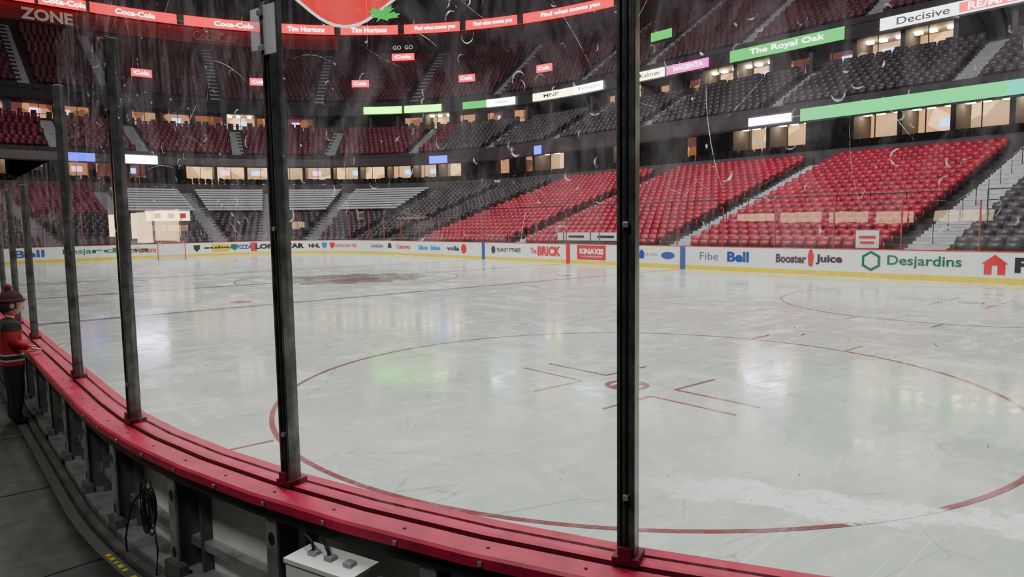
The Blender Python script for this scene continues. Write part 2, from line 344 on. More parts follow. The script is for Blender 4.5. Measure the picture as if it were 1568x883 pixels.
text_ring('ad_text','KINAXIS',tx(-28.75),-.014,.68,1.7,.3,I_white,E_b,bold=.05)
text_ring('ad_text','SUPPLY CHAIN PLANNING',tx(-28.75),-.014,.42,1.5,.08,I_white,E_b)

# ---------------------------------------------------------------- far glass + posts
E_g=empty('far_rink_glass')
mb=MB(); mb.sweep(pos,[(.1,1.08),(.1,2.75)],0,54.4,50); mb.sweep(pos,[(.1,1.08),(.1,3.4)],54.4,117,1.)
mb.build('far_panes',[M_glassfar],E_g)
mb=MB(); t=1.
while t<117:
    hi=2.75 if t<54 else 3.3
    mb.rbox(pos,t,.1,(1.08+hi)/2,.045,.04,hi-1.08,0); t+=2.44/scl(t,.1)
mb.build('far_posts',[M_postred],E_g)

# ---------------------------------------------------------------- near glass, posts
E_ng=empty('corner_rink_glass')
mb=MB(); ps=[41.015,39.19,37.30,35.49,32.88,31.3,29.7,28.1,26.5,24.9,23.3,21.7,42.84,44.66,46.5,48.3,50.1,51.9,54,56,58]
mb.sweep(npos,[(.1,1.075),(.1,3.6)],35.49,NEND,.3); mb.sweep(npos,[(.1,1.075),(.1,2.78)],12,35.49,3)
mb.build('panes',[M_glass],E_ng)
mb=MB()
for s_ in ps:
    hi=3.28 if s_>35 else 2.68
    zc=(1.07+hi)/2; h=hi-1.07
    mb.rbox(npos,s_,.100,zc,.036,.05,h,0)
    for o in(-1,1):
        mb.rbox(npos,s_+o*.024/nscl(s_,.1),.104,zc,.012,.064,h,0)
    mb.rbox(npos,s_,.127,zc-.1,.01,.008,h-.25,3)
    mb.rbox(npos,s_,.1,1.085,.09,.1,.028,2); mb.rbox(npos,s_,.145,1.105,.045,.016,.06,2)
    for q in(1.3,2.2,hi-.15): mb.rbox(npos,s_,.13,q,.02,.02,.02,1)
mb.build('posts',[M_steel,M_alu,M_capdk,M_rubber],E_ng,bevel=.003)
M_plate=mat('clear_plate',(.8,.8,.85),.3); M_plate.node_tree.nodes['Principled BSDF'].inputs['Alpha'].default_value=.4
mb=MB()
mb.rbox(npos,39.19,.142,3.02,.03,.016,.2,0)
for z in(2.95,3.09): mb.rbox(npos,39.19,.155,z,.03,.02,.022,2)
mb.rbox(npos,39.19+.055,.15,3.02,.075,.006,.2,1); mb.rbox(npos,39.19-.05,.15,3.03,.06,.006,.17,1)
mb.rbox(npos,37.3,.142,2.95,.05,.016,.14,0)
mb.build('splice_bracket',[M_steel,M_plate,M_alu],E_ng,bevel=.003)
mb=MB()
def arc(s0,z0,r,a0,a1,w,mi,sq=1.):
    n=7; P=[]
    for i in range(n+1):
        a=a0+(a1-a0)*i/n; ww=w*math.sin(math.pi*(i+.4)/(n+.8))
        for q in(r-ww/2,r+ww/2):
            p,_=npos(s0+math.cos(a)*q,.0955); P.append((p[0],p[1],z0+math.sin(a)*q*sq))
    b=len(mb.v); mb.v+=P
    for i in range(n): mb.f.append([b+2*i,b+2*i+1,b+2*i+3,b+2*i+2]); mb.m.append(mi)
for i in range(400):
    s0=random.uniform(36.,43.2); z0=2.15+abs(random.gauss(.5,.35))
    r=random.uniform(.008,.03); a=random.uniform(0,6.28)
    arc(s0,z0,r,a,a+random.uniform(.7,3.6),random.uniform(.003,.009),0 if random.random()<.45 else 2)
for i in range(80):
    s0=random.uniform(36,43); z0=random.uniform(2.2,3.4); r=random.uniform(.3,1.5); a=random.uniform(0,6.28)
    arc(s0-r*math.cos(a),z0-r*math.sin(a),r,a,a+random.uniform(.05,.4)/r,random.uniform(.0015,.003),random.choice((0,2,2)))
for i in range(26):
    s0=random.uniform(36,43); z0=random.uniform(1.3,2.2); r=random.uniform(.02,.04); a=random.uniform(0,6.28)
    arc(s0,z0,r,a,a+random.uniform(.5,2),random.uniform(.003,.006),2)
for i in range(150):
    s0=random.uniform(36.2,43.2); z0=random.uniform(1.25,2.2); r=random.uniform(.006,.022); a=random.uniform(0,6.28)
    arc(s0,z0,r,a,a+random.uniform(.5,1.6),random.uniform(.0012,.0032),1)
mb.build('pane_scuffs',[M_scuffw,M_scuffk,M_scufff],E_ng)

# ---------------------------------------------------------------- near floor and clutter
mb=MB(); mb.sweep(npos,[(.09,.42),(12,.42)],0,NEND,.5); mb.build('floor',[M_floor])
mb=MB()
for d in(1.15,2.3,3.5): mb.sweep(npos,[(d,.4235),(d+.012,.4235)],10,NEND,.4,0)
s=20.
while s<NEND: mb.rbox(npos,s,4.,.4225,.012,7.4,.003,0); s+=1.6
mb.sweep(npos,[(.33,.4245),(.39,.4245)],10,NEND,.4,1)
mb.sweep(npos,[(.27,.42),(.27,.445),(.31,.445),(.31,.42)],10,NEND,.4,2)
mb.build('floor_strips',[M_black,mat('tape_grey',(.1,.11,.1),.6),M_alud])
mb=MB(); random.seed(3)
s=37.6
while s<41:
    if random.random()<.7: mb.rbox(npos,s,.36,.4262,random.uniform(.02,.055),.025,.002,0)
    s+=.07
mb.build('yellow_floor_tape',[mat('tape_yellow',(.6,.5,.04),.6)])
mb=MB(); random.seed(5)
p,nn=npos(37.95,.24); c=Vector((p[0],p[1],.74)); ax=Vector((nn[1],-nn[0],0)); ay=Vector((nn[0],nn[1],0))
for k in range(7):
    rx=.045+random.uniform(-.015,.02); rz=.13+random.uniform(-.035,.03); off=ay*random.uniform(-.02,.03)+ax*random.uniform(-.02,.02)+Vector((0,0,random.uniform(-.03,.02)))
    mb.tube([c+off+ax*rx*math.cos(a)+Vector((0,0,rz*math.sin(a))) for a in np.linspace(0,2*math.pi,25)],.005,6)
mb.tube([c+ax*.05+Vector((0,0,.1)),c+ax*.12+ay*.05+Vector((0,0,.0)),c+ax*.2+ay*.06+Vector((0,0,-.2)),c+ax*.25+ay*.04+Vector((0,0,-.31))],.005)
mb.tube([c-ax*.05,c-ax*.15+ay*.05+Vector((0,0,.05)),c-ax*.2+ay*.05+Vector((0,0,-.15)),c-ax*.16+ay*.05+Vector((0,0,-.31))],.005)
mb.build('cable_coil',[M_rubber],smooth=True)
# junction box hung on the frame
mb=MB(); p,nn=npos(39.72,.31); ax=Vector((nn[1],-nn[0],0)); ay=Vector((nn[0],nn[1],0)); c=Vector((p[0],p[1],.82))
M_box=mat('box_white',(.75,.77,.75),.4,var=.06)
mb.box(c,.17,.075,.085,ax,ay,mi=0); mb.box(c+Vector((0,0,.092)),.176,.081,.01,ax,ay,mi=0)
for q in(-.1,0,.09): mb.box(c+ax*q+Vector((0,0,.108)),.02,.018,.01,ax,ay,mi=1)
for q in(-.12,.12): mb.box(c+ax*q-ay*.11+Vector((0,0,-.02)),.015,.04,.02,ax,ay,mi=1); mb.box(c+ax*q+Vector((0,0,-.24)),.012,.012,.158,ax,ay,mi=1)
mb.tube([c+ax*.09+Vector((0,0,.11)),c+ax*.1+Vector((0,0,.15)),c+ax*.18-ay*.04+Vector((0,0,.15)),c+ax*.24-ay*.1+Vector((0,0,.06))],.006,6,2)
mb.tube([c-ax*.0+Vector((0,0,.11)),c+ax*.02+Vector((0,0,.14)),c+ax*.1-ay*.06+Vector((0,0,.14)),c+ax*.14-ay*.1+Vector((0,0,.07))],.006,6,2)
mb.build('junction_box',[M_box,M_alu,M_rubber],bevel=.006)

# ---------------------------------------------------------------- seats (vectorised)
def seat_template():
    V=[];F=[]
    def lv(levels):
        b=len(V)
        for (hw,y0,y1,z) in levels: V.extend([(-hw,y0,z),(hw,y0,z),(hw,y1,z),(-hw,y1,z)])
        for l in range(len(levels)-1):
            for k in range(4): F.append([b+l*4+k,b+l*4+(k+1)%4,b+l*4+4+(k+1)%4,b+l*4+4+k])
        F.append([b+3,b+2,b+1,b]); e=b+(len(levels)-1)*4; F.append([e,e+1,e+2,e+3])
    lv([(.21,.10,.14,.36),(.235,.13,.17,.72),(.2,.16,.2,.88)])
    lv([(.2,-.02,.05,.38),(.21,.02,.09,.66)])
    lv([(.03,-.02,.14,.0),(.03,.0,.12,.4)])
    return np.array(V,float),np.array(F,int)
SV,SF=seat_template()
def seats(name,rows,t0,t1,aisles,aw,m,parent,pitch=.54):
    P=[];A=[]
    for d,z in rows:
        t=t0
        while t<t1:
            s_=scl(t,d)
            if all(abs(t-a)*s_>aw/2+.25 for a in aisles):
                p,n_=pos(t,d); P.append((p[0],p[1],z)); A.append((n_[1],-n_[0],n_[0],n_[1]))
            t+=pitch/s_
    P=np.array(P);A=np.array(A);N=len(P)
    X=P[:,None,0]+SV[None,:,0]*A[:,None,0]+SV[None,:,1]*A[:,None,2]
    Y=P[:,None,1]+SV[None,:,0]*A[:,None,1]+SV[None,:,1]*A[:,None,3]
    Zz=P[:,None,2]+SV[None,:,2]+0*X
    co=np.stack([X,Y,Zz],-1).reshape(-1); nv=len(SV)
    F=(SF[None]+np.arange(N)[:,None,None]*nv).reshape(-1)
    me=bpy.data.meshes.new(name); me.vertices.add(N*nv); me.vertices.foreach_set('co',co)
    me.loops.add(len(F)); me.loops.foreach_set('vertex_index',F.astype(np.int32))
    nf=N*len(SF); me.polygons.add(nf); me.polygons.foreach_set('loop_start',np.arange(0,nf*4,4,dtype=np.int32)); me.polygons.foreach_set('loop_total',np.full(nf,4,dtype=np.int32))
    me.materials.append(m); me.update(calc_edges=True); me.validate()
    o=bpy.data.objects.new(name,me); COL.objects.link(o); o.parent=parent; return o
def terrace(name,rows,depth,rise,t0,t1,m,parent,start,end):
    prof=list(start)
    for d,z in rows:
        prof+=[(d-depth*.5,z),(d+depth*.5,z)]
    prof+=list(end)
    mb=MB(); mb.sweep(pos,prof,t0,t1,1.3); return mb.build(name,[m],parent)
def aisle_steps(name,rows,depth,rise,aisles,w,m,parent):
    mb=MB()
    for a in aisles:
        for d,z in rows:
            mb.rbox(pos,a,d,z+.012,w,depth-.02,.024,0)
            mb.rbox(pos,a,d+depth*.28,z+rise*.25,w,depth*.44,rise*.5,0)
            mb.rbox(pos,a,d-depth*.5,z-rise*.25,w,.03,rise*.5-.02,0)
    return mb.build(name,[m],parent)

E_l=empty('lower_bowl_seating')
LR=[(2.5+.8*i,.6+.258*i) for i in range(20)]
LA=[3.,16.,27.5,40.,52.,58.]
LA2=[63.7,71.4,77.7,84.,91.,98.,106.,114.]
terrace('lower_terrace',LR,.8,.258,0,TEND,M_conc,E_l,[(.28,0),(.28,.35),(2.1,.35)],[(18.1,6.6),(18.3,6.6),(18.3,6.2),(21.2,6.2)])
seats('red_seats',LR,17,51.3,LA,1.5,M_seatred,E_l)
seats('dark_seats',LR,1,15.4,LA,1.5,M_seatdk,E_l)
seats('unlit_seats_corner',LR,52.6,63.2,LA,1.4,M_seatdk,E_l)  # unlit section: its shade is put into the seat colour
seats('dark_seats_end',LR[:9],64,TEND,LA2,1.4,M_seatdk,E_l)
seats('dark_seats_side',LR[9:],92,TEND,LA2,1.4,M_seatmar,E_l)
seats('loge_seats',[(18.9,6.3),(19.8,6.4)],1,TEND,[],1,M_seatdk,E_l,.62)
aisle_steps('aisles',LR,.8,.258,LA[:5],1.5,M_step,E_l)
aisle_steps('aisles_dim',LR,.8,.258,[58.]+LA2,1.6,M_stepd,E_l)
mb=MB()
for a,b in((64.4,70.8),(72.0,77.1),(78.3,83.4),(84.6,90.2)):
    for i in range(10,19,1):
        d=2.5+.8*i; z=.6+.258*i
        mb.sweep(pos,[(d-.3,z+.62),(d-.3,z+.78),(d+.05,z+.8),(d+.05,z+.74)],a,b,.8,0)
        t=a+.3
        while t<b:
            mb.rbox(pos,t,d+.2,z+.3,.4,.35,.6,1); t+=.75/scl(t,d)
mb.build('table_counters',[M_silver,M_seatdk],E_l)
mb=MB()
for a,b in((16.8,26.7),(28.3,39.2),(40.8,51.2),(4,15.2)):
    i=7; d=2.5+.8*i-.4; z=.6+.258*i
    for zz in(.95,.5): mb.tube([(2-a,WY+d,z+zz),(2-b,WY+d,z+zz)],.03)
    t=a
    while t<=b: mb.tube([(2-t,WY+d,z),(2-t,WY+d,z+.95)],.025); t+=1.6
for a in LA[:5]:
    for i in range(2,20,4):
        d=2.5+.8*i; z=.6+.258*i; mb.tube([(2-a,WY+d,z),(2-a,WY+d,z+.9),(2-a,WY+d+1.6,z+.9+.516),(2-a,WY+d+1.6,z+.516)],.02)
mb.build('handrails',[M_rail],E_l)

# ---------------------------------------------------------------- suite rings
def in_r(t,R_): return any(a<=t<=b for a,b in R_)
L_tvb=led('tv_blue',(.3,.5,1),4); L_tvp=led('tv_pink',(1,.4,.8),3.5)
M_soff=mat('suite_soffit',(.25,.22,.18),.7)
def suites(ename,d0,z0,z1,bay,litr,dimr,depth=2.6):
    E=empty(ename); mb=MB(); lamps=MB()
    t=0.
    while t<TEND:
        s_=scl(t,d0); dt=bay/s_; t2=t+dt
        lit=in_r((t+t2)/2,litr); dim=in_r((t+t2)/2,dimr)
        mi=1 if lit else (2 if dim else 0)
        mb.sweep(pos,[(d0,z0),(d0+depth,z0)],t,t2,dt,0); mb.sweep(pos,[(d0+depth,z0),(d0+depth,z1)],t,t2,dt,mi); mb.sweep(pos,[(d0+depth,z1),(d0,z1)],t,t2,dt,5 if lit else 0)
        mb.rbox(pos,t,d0+depth/2,(z0+z1)/2,.3,depth,z1-z0,3)
        if lit or dim:
            tm=(t+t2)/2
            mb.rbox(pos,tm,d0+.02,(z0+z1)/2,.06,.06,z1-z0,4)
            mb.rbox(pos,tm,d0+.0,z0+.45,bay-.3,.05,.06,4)
            for q in(-.3,.1,.32):
                mb.rbox(pos,tm+q*dt,d0+1.2,z0+.45,random.uniform(.3,.6),.4,random.uniform(.7,1.1),4)
            if lit:
                for q in(-.3,.05,.33): lamps.rbox(pos,tm+q*dt,d0+1.2,z1-.12,.42,.42,.14,0)
            if random.random()<.5: lamps.rbox(pos,tm+random.uniform(-.25,.25)*dt,d0+depth-.1,z0+(z1-z0)*.62,.9,.05,.5,random.choice([1,2]))
        t=t2
    mb.build('bays',[M_conc2,M_room,M_room2,M_conc,M_black,M_soff],E); lamps.build('lamps',[M_lamp,L_tvb,L_tvp],E)
    return E
random.seed(11)
suites('club_suites',20.9,6.5,9.15,3.0,[(0,27.4),(30.2,34),(34.3,36.8),(45.5,48),(52.9,56.5),(64,84.5),(96,104)],[(39,41),(58,61.5),(86,93),(104,118)])
suites('upper_suites',25.0,13.0,14.75,3.2,[(3,8),(13,17),(21,30),(36,42),(47,50),(66,68),(78,80)],[(0,3),(9,12),(30,36),(43,56),(60,70),(74,86),(90,100)])

# ---------------------------------------------------------------- club deck
E_c=empty('club_deck_seating')
CR=[(17.2+.85*i,9.3+.44*i) for i in range(8)]
CA=[9.,19.5,30.5,41.5,52.,59.,66.,73.,80.,87.,94.,102.,110.]
terrace('club_terrace',CR,.85,.44,0,TEND,M_conc2,E_c,[(21.5,9.2),(16.3,9.05),(16.3,8.2),(16.1,8.2),(16.1,9.45),(16.3,9.45),(16.3,9.2)],[(24.6,12.6),(24.6,13.0),(25.,13.0)])
seats('club_seats',CR,1,64,CA,1.2,M_seatdk,E_c); seats('club_seats_end',CR,64,TEND,CA,1.2,M_seatmar,E_c)
aisle_steps('club_aisles',CR,.85,.44,CA,1.1,M_stepd,E_c)
# ---------------------------------------------------------------- upper deck
E_u=empty('upper_deck_seating')
UR=[(25.9+.85*i,16.3+.56*i) for i in range(15)]
UA=[8.,18.,28.,38.,48.,55.5,62.,68.,74.5,81.,88.,95.,103.,111.]
terrace('upper_terrace',UR,.85,.56,0,TEND,M_conc2,E_u,[(25.,14.75),(24.4,14.75),(24.4,15.7),(24.3,15.7),(24.3,16.1),(25.4,16.1)],[(38.4,25.3),(38.4,29.5),(39.5,29.5),(39.5,34)])
seats('upper_seats',UR,6,TEND,UA,1.2,M_seatup,E_u,.56)
aisle_steps('upper_aisles',UR,.85,.56,UA,1.0,M_stepd,E_u)
mb=MB()
L_vred=led('sign_red',(1,.015,.04),3.)
L_white=led('sign_white',(1,1,1),6)
for t in(59.2,64.7,71.9,78.3,85.,96.5,104):
    mb.rbox(pos,t,28.6,18.0,2.2,1.6,2.0,1); mb.rbox(pos,t,27.78,18.0,1.5,.05,1.7,2); mb.rbox(pos,t,27.7,18.95,2.0,.12,.8,0)
mb.rbox(pos,70,35.,23.6,2.9,.12,.85,0); mb.rbox(pos,70,35.2,24.8,3.4,.2,1.3,2)
mb.build('vomitories',[L_vred,M_conc,M_black],E_u)
for t in(59.2,64.7,71.9,78.3,85.,96.5): text_ring('portal_text','Cola',t,27.6,18.95,1.5,.4,L_white,E_u,bold=.03)
text_ring('portal_text','Cola',70,34.9,23.6,2.2,.4,L_white,E_u,bold=.03)
text_ring('portal_text','GO  GO',70,35.05,24.8,2.6,.5,led('amber',(.9,.7,.5),1.),E_u)

# ---------------------------------------------------------------- LED ribbons and signs
E_r=empty('led_ribbon_boards')
L_green=led('led_green',(.002,.6,.12),2.6); L_cyan=led('led_cyan',(.003,.55,.36),2.6); L_viol=led('led_violet',(.84,.7,1),34); L_blue=led('led_blue',(.02,.05,1),5); L_dim=led('led_off',(.12,.02,.03),.1)
L_red=led('led_red',(1,.008,.02),2.4); L_lime=led('led_lime',(.2,1,.02),9); L_cream=led('led_cream',(1,.93,.5),9); L_mag=led('led_magenta',(1,.04,.55),3.); L_teal=led('led_teal',(.75,1,.95),16); L_greens=led('sign_green',(.003,.5,.05),2.4)
mb=MB()
def rib(t0,t1,mi,d=16.05,z0=8.3,z1=9.05): mb.sweep(pos,[(d,z0),(d,z1)],t0,t1,.8,mi)
rib(17,28,0); rib(0,17,1); rib(28.6,31.6,2,16.05,8.4,8.9); rib(31.6,52,4); rib(52,53,3); rib(53,62.3,4); rib(62.3,64,3); rib(64,86,4); rib(86.1,89,2); rib(89,91.3,4); rib(91.3,93.6,3); rib(93.6,TEND,4)
mb.sweep(pos,[(37.9,27.2),(37.9,28.4)],52,108,.8,5)
for t in(57.5,63.2,66.6,70.2,73.8,77.2,82,87,92): mb.sweep(pos,[(37.85,27.2),(37.85,28.4)],t,t+.35,.4,4)
mb.build('ribbons',[L_green,L_cyan,L_viol,L_blue,L_dim,L_red],E_r)
for b,t,w in(('Find what moves you',60.4,9.5),('Find what moves you',65.,6.2),('Find what moves you',68.4,6.4),('Tim Hortons',72.2,5.5),('Tim Hortons',75.7,5.5),('Coca-Cola',79.5,5.5),('Coca-Cola',84.3,5),('Coca-Cola',89.5,5),('Coca-Cola',95,7)):
    text_ring('ribbon_text',b,t,37.8,27.8,w*.85,.62,L_white,E_r,bold=.03)
E_sg=empty('suite_fascia_signs')
mb=MB()
def sg(t0,t1,mi,z0=14.85,z1=15.62): mb.sweep(pos,[(24.25,z0),(24.25,z1)],t0,t1,.6,mi)
sg(29.2,38.4,0,14.8,15.7); sg(40.4,44.7,1); sg(44.9,48.0,2); sg(52.2,55.4,3); sg(55.4,58.7,2); sg(60.1,62.3,3); sg(62.3,64.1,0); sg(65.7,68.4,4); sg(68.6,71.3,4); sg(22.1,26.8,6,14.85,15.65); sg(17.9,22.1,6,14.85,15.65)
mb.sweep(pos,[(24.2,14.95),(24.2,15.55)],18.3,22.0,1,5)
mb.build('sign_faces',[L_greens,L_mag,L_cream,L_teal,L_lime,L_vred,led('sign_face_white',(.9,.97,1),4)],E_sg)
L_k=led('dark_ink',(.02,.03,.05),.3)
for b,t,w,h,m in(('The Royal Oak',33.6,6,.55,L_white),('MAGENTA',42.4,3,.4,L_white),('Kalman',46.5,2.2,.4,L_k),('Telesplice',53.8,2.6,.4,L_k),('MNP',57.2,2,.4,L_k),('Decisive',24.1,3.2,.5,L_k),('RE/MAX',20.1,2.8,.45,L_white),('ottawa',61.1,1.6,.3,L_k)):
    text_ring('sign_text',b,t,24.15,15.24,w,h,m,E_sg,bold=.02)
mb=MB()
mb.rbox(pos,38.5,33,22.2,2.2,.1,.8,0); mb.rbox(pos,49,29,19.9,2.4,.1,.8,0)
mb.build('small_signs',[L_greens],E_sg)

# ---------------------------------------------------------------- walls / ceiling
mb=MB(); mb.sweep(pos,[(38.35,25.3),(38.35,27.1)],74,108,1.,0); mb.build('wall_maroon_panel',[M_maroon])
text_ring('wall_lettering','Coca-Cola',80.5,38.2,26.2,5,1.1,mat('wall_ink',(.5,.2,.2),.6),None)
text_ring('wall_lettering','ZONE',91.2,38.2,26.1,5,1.3,mat('wall_ink_white',(.7,.7,.7),.6),None,bold=.04)
mb=MB(); mb.sweep(pos,[(41,0),(41,34)],-2,TEND,2.); mb.build('wall_far',[M_conc2])
mb=MB(); mb.box((-12,-14.5,17),32,.2,17); mb.build('wall_near',[M_conc2])
mb=MB(); mb.box((20,26,17),.2,41,17); mb.build('wall_right',[M_conc2])
mb=MB(); mb.poly([(25,-16,34),(25,72,34),(-108,72,34),(-108,-50,34),(25,-50,34)])
mb.build('ceiling',[M_conc2])
mb=MB()
for t in(80,83,86.5,90):
    mb.rbox(pos,t,33,30.3,4.,.5,.25,0)
mb.build('ceiling_strip_lamps',[led('strip_warm',(1,.85,.45),6)])
mb=MB(); random.seed(2); x=-43.
while x<-24:
    w=random.uniform(2,4.2); mb.box((x+w/2,-10,random.uniform(2.1,2.45)),w/2,.1,random.uniform(.35,.55),mi=0); x+=w+random.uniform(.5,1.6)
mb.box((-33.5,-10.3,2.2),10.5,.15,1.78,mi=1)
mb.build('near_reflection_strips',[led('reflection_strip_warm',(1,.72,.38),12),M_conc])  # unseen warm strips, added so the far glass reflects them

# ---------------------------------------------------------------- scoreboard
E_sb=empty('hanging_scoreboard')
mb=MB(); C=Vector((-30.48,12.95,0))
def prism(z0,z1,r0,r1,mi,n=8):
    b=len(mb.v)
    for z,r in((z0,r0),(z1,r1)):
        for i in range(n):
            a=math.pi/n+2*math.pi*i/n; mb.v.append((C.x+r*math.cos(a),C.y+r*math.sin(a),z))
    for i in range(n): mb.f.append([b+i,b+(i+1)%n,b+n+(i+1)%n,b+n+i]); mb.m.append(mi)
    mb.f.append([b+i for i in range(n)][::-1]); mb.m.append(mi); mb.f.append([b+n+i for i in range(n)]); mb.m.append(mi)
prism(14.4,15.2,2.8,3.6,0); prism(15.2,20,4.6,4.8,0); prism(20,21.2,5.2,5.2,0)
for i in range(8):
    a=2*math.pi*i/8; mb.box(C+Vector((4.4*math.cos(a),4.4*math.sin(a),17.6)),.06,1.6,1.9,(math.cos(a),math.sin(a),0),(-math.sin(a),math.cos(a),0),mi=1)
for q in((2,2),(-2,2),(2,-2),(-2,-2)): mb.tube([C+Vector((q[0],q[1],21)),C+Vector((q[0],q[1],34))],.06,6,0)
for q in((1,-1.5),(1,1.5)): mb.tube([C+Vector((q[0],q[1],12)),C+Vector((q[0],q[1],14.6))],.05,6,0)
mb.build('scoreboard_body',[M_black,led('screen',(.25,.3,.5),1.)],E_sb)
def rtri(w,h,k):
    P=[]; V=[(-w/2,h),(0,0),(w/2,h)]
    for i,(x,z) in enumerate(V):
        a=V[i-1]; b=V[(i+1)%3]
        p0=(x+(a[0]-x)*k,z+(a[1]-z)*k); p2=(x+(b[0]-x)*k,z+(b[1]-z)*k)
        for u in np.linspace(0,1,9): P.append(((1-u)**2*p0[0]+2*u*(1-u)*x+u*u*p2[0],(1-u)**2*p0[1]+2*u*(1-u)*z+u*u*p2[1]))
    return P
leaf=[(0,-.5),(.05,-.2),(.35,-.25),(.3,-.12),(.6,.1),(.5,.15),(.55,.35),(.35,.3),(.3,.4),(.12,.2),(.18,.6),(.08,.52),(0,.75),(-.08,.52),(-.18,.6),(-.12,.2),(-.3,.4),(-.35,.3),(-.55,.35),(-.5,.15),(-.6,.1),(-.3,-.12),(-.35,-.25),(-.05,-.2)]
mb=MB()
a=math.radians(-27); out=Vector((math.cos(a),math.sin(a),0)); rt=Vector((-math.sin(a),math.cos(a),0)); up=(Vector((0,0,1))+out*.4).normalized(); nn=rt.cross(up)
base=C+out*1.0+Vector((0,0,9.5))+rt*.1
T=rtri(10.4,4.2,.24)
for sc_,mi_,off in((1.,1,0),(.94,0,.04)):
    mb.poly([base+rt*x*sc_+up*(z*sc_+(1-sc_)*2.4)+nn*off for x,z in T],mi_)
mb.poly([base-nn*.06+rt*x+up*z for x,z in T][::-1],2)
lc=base+rt*1.5+up*1.05+nn*.1
mb.poly([lc+rt*(x*1.0+z*.5)+up*(z*.55-x*.15) for x,z in leaf],3)
mb.build('triangle_emblem',[mat('emblem_red',(.55,.008,.01),.4,em=(1,.004,.01),es=.7),mat('emblem_white',(.8,.8,.8),.4,em=(1,1,1),es=.7),M_black,mat('emblem_green',(.02,.4,.05),.4,em=(.01,.7,.05),es=.6)],E_sb)

# ---------------------------------------------------------------- goals
def goal(gx,s):
    E=empty('hockey_goal',(0,0,0)); mb=MB(); cy=12.95
    f=[(gx,cy-.915,0.006),(gx,cy-.915,1.18),(gx,cy-.88,1.22),(gx,cy+.88,1.22),(gx,cy+.915,1.18),(gx,cy+.915,0.006)]
    mb.tube(f,.035,8,0)
    base=[(gx,cy-.915,.03)]+[(gx-s*(1.0*math.sin(a)),cy-.95*math.cos(a)*1.05,.03) for a in np.linspace(.1,math.pi-.1,14)]+[(gx,cy+.915,.03)]
    top=[(gx,cy-.88,1.2)]+[(gx-s*(.5*math.sin(a)),cy-.85*math.cos(a),1.2) for a in np.linspace(.1,math.pi-.1,14)]+[(gx,cy+.88,1.2)]
    mb.tube(base,.025,6,1); mb.tube(top,.02,6,1)
    for i in range(len(base)-1):
        for k in range(9):
            u=k/9; a=Vector(base[i]).lerp(Vector(top[i]),u); b=Vector(base[i+1]).lerp(Vector(top[i+1]),u); mb.tube([a,b],.006,3,1)
        for q in(0,.5): mb.tube([Vector(base[i]).lerp(Vector(base[i+1]),q),Vector(top[i]).lerp(Vector(top[i+1]),q)],.006,3,1)
    mb.build('frame_and_net',[mat('goal_red',(.6,.02,.02),.35),mat('goal_white',(.75,.75,.75),.5)],E)
goal(-57.6,1); goal(-3.35,-1)

mb=MB(); mb.box((-30.1,27.3,1.42),2.6,.04,.22); mb.box((-30.1,27.34,.95),2.6,.06,.6,mi=1)
for x in(-32.2,-30.1,-28): mb.box((x,27.25,1.42),.02,.03,.22,mi=2)
for x in(-31.2,-29.,): mb.box((x,27.255,1.42),.6,.01,.06,mi=2)
mb.build('penalty_bench_banner',[M_white,M_conc,M_black])
mb=MB(); mb.box((-14.9,26.2,1.42),.42,.02,.33); mb.box((-14.9,26.17,1.5),.3,.01,.05,mi=1); mb.box((-14.9,26.17,1.3),.25,.01,.04,mi=1); mb.box((-14.9,26.25,1.1),.03,.02,.4,mi=1); mb.build('notice_sign',[M_white,I_red])
mb=MB()
mb.rbox(pos,88.6,3.7,3.2,3.3,.15,.8,0); mb.rbox(pos,88.6,4.6,1.5,5.5,.3,2.2,1); mb.rbox(pos,88.6,4.4,1.5,3.4,.1,1.9,2)
for q in(-1.7,0,1.7): mb.rbox(pos,88.6+q,4.3,1.5,.12,.12,2.,3)
for q in(-1.1,-.2,.8): mb.rbox(pos,88.6+q,3.6,3.2,.45,.04,.4,4)
mb.build('tunnel_entrance',[led('tunnel_sign',(1,.8,.55),3),M_conc,M_room2,M_black,I_red])

# ---------------------------------------------------------------- spectator (child at the glass)
def skin_obj(name,verts,edges,rad,m,parent,root=0,sub=2):
    me=bpy.data.meshes.new(name); bm=bmesh.new(); sk=bm.verts.layers.skin.verify()
    vs=[bm.verts.new(v) for v in verts]
    for a,b in edges: bm.edges.new((vs[a],vs[b]))
    bm.verts.ensure_lookup_table()
    for i,v in enumerate(vs):
        r=rad[i]; v[sk].radius=(r,r) if not isinstance(r,tuple) else r
        if i==root: v[sk].use_root=True
    bm.to_mesh(me); bm.free(); me.materials.append(m)
    o=bpy.data.objects.new(name,me); COL.objects.link(o); o.parent=parent
    s=o.modifiers.new('skin','SKIN'); s.use_smooth_shade=True; u=o.modifiers.new('sub','SUBSURF'); u.levels=sub; u.render_levels=sub
    return o
def jersey():
    m,nt,b=new_mat('jersey'); N=nt.nodes;L=nt.links
    tc=N.new('ShaderNodeTexCoord'); sp=N.new('ShaderNodeSeparateXYZ'); L.new(tc.outputs['Object'],sp.inputs[0])
    r=N.new('ShaderNodeValToRGB'); r.color_ramp.interpolation='CONSTANT'; cr=r.color_ramp
    cr.elements[0].position=0; cr.elements[0].color=(.012,.012,.016,1); cr.elements[1].position=.56; cr.elements[1].color=(.34,.01,.02,1)
    for p_,c_ in((.60,(.4,.4,.4,1)),(.615,(.02,.02,.02,1)),(.65,(.4,.4,.4,1)),(.665,(.34,.01,.02,1)),(.88,(.02,.02,.02,1))):
        e=cr.elements.new(p_); e.color=c_
    L.new(sp.outputs['Z'],r.inputs['Fac']); L.new(r.outputs['Color'],b.inputs['Base Color']); b.inputs['Roughness'].default_value=.8
    return m
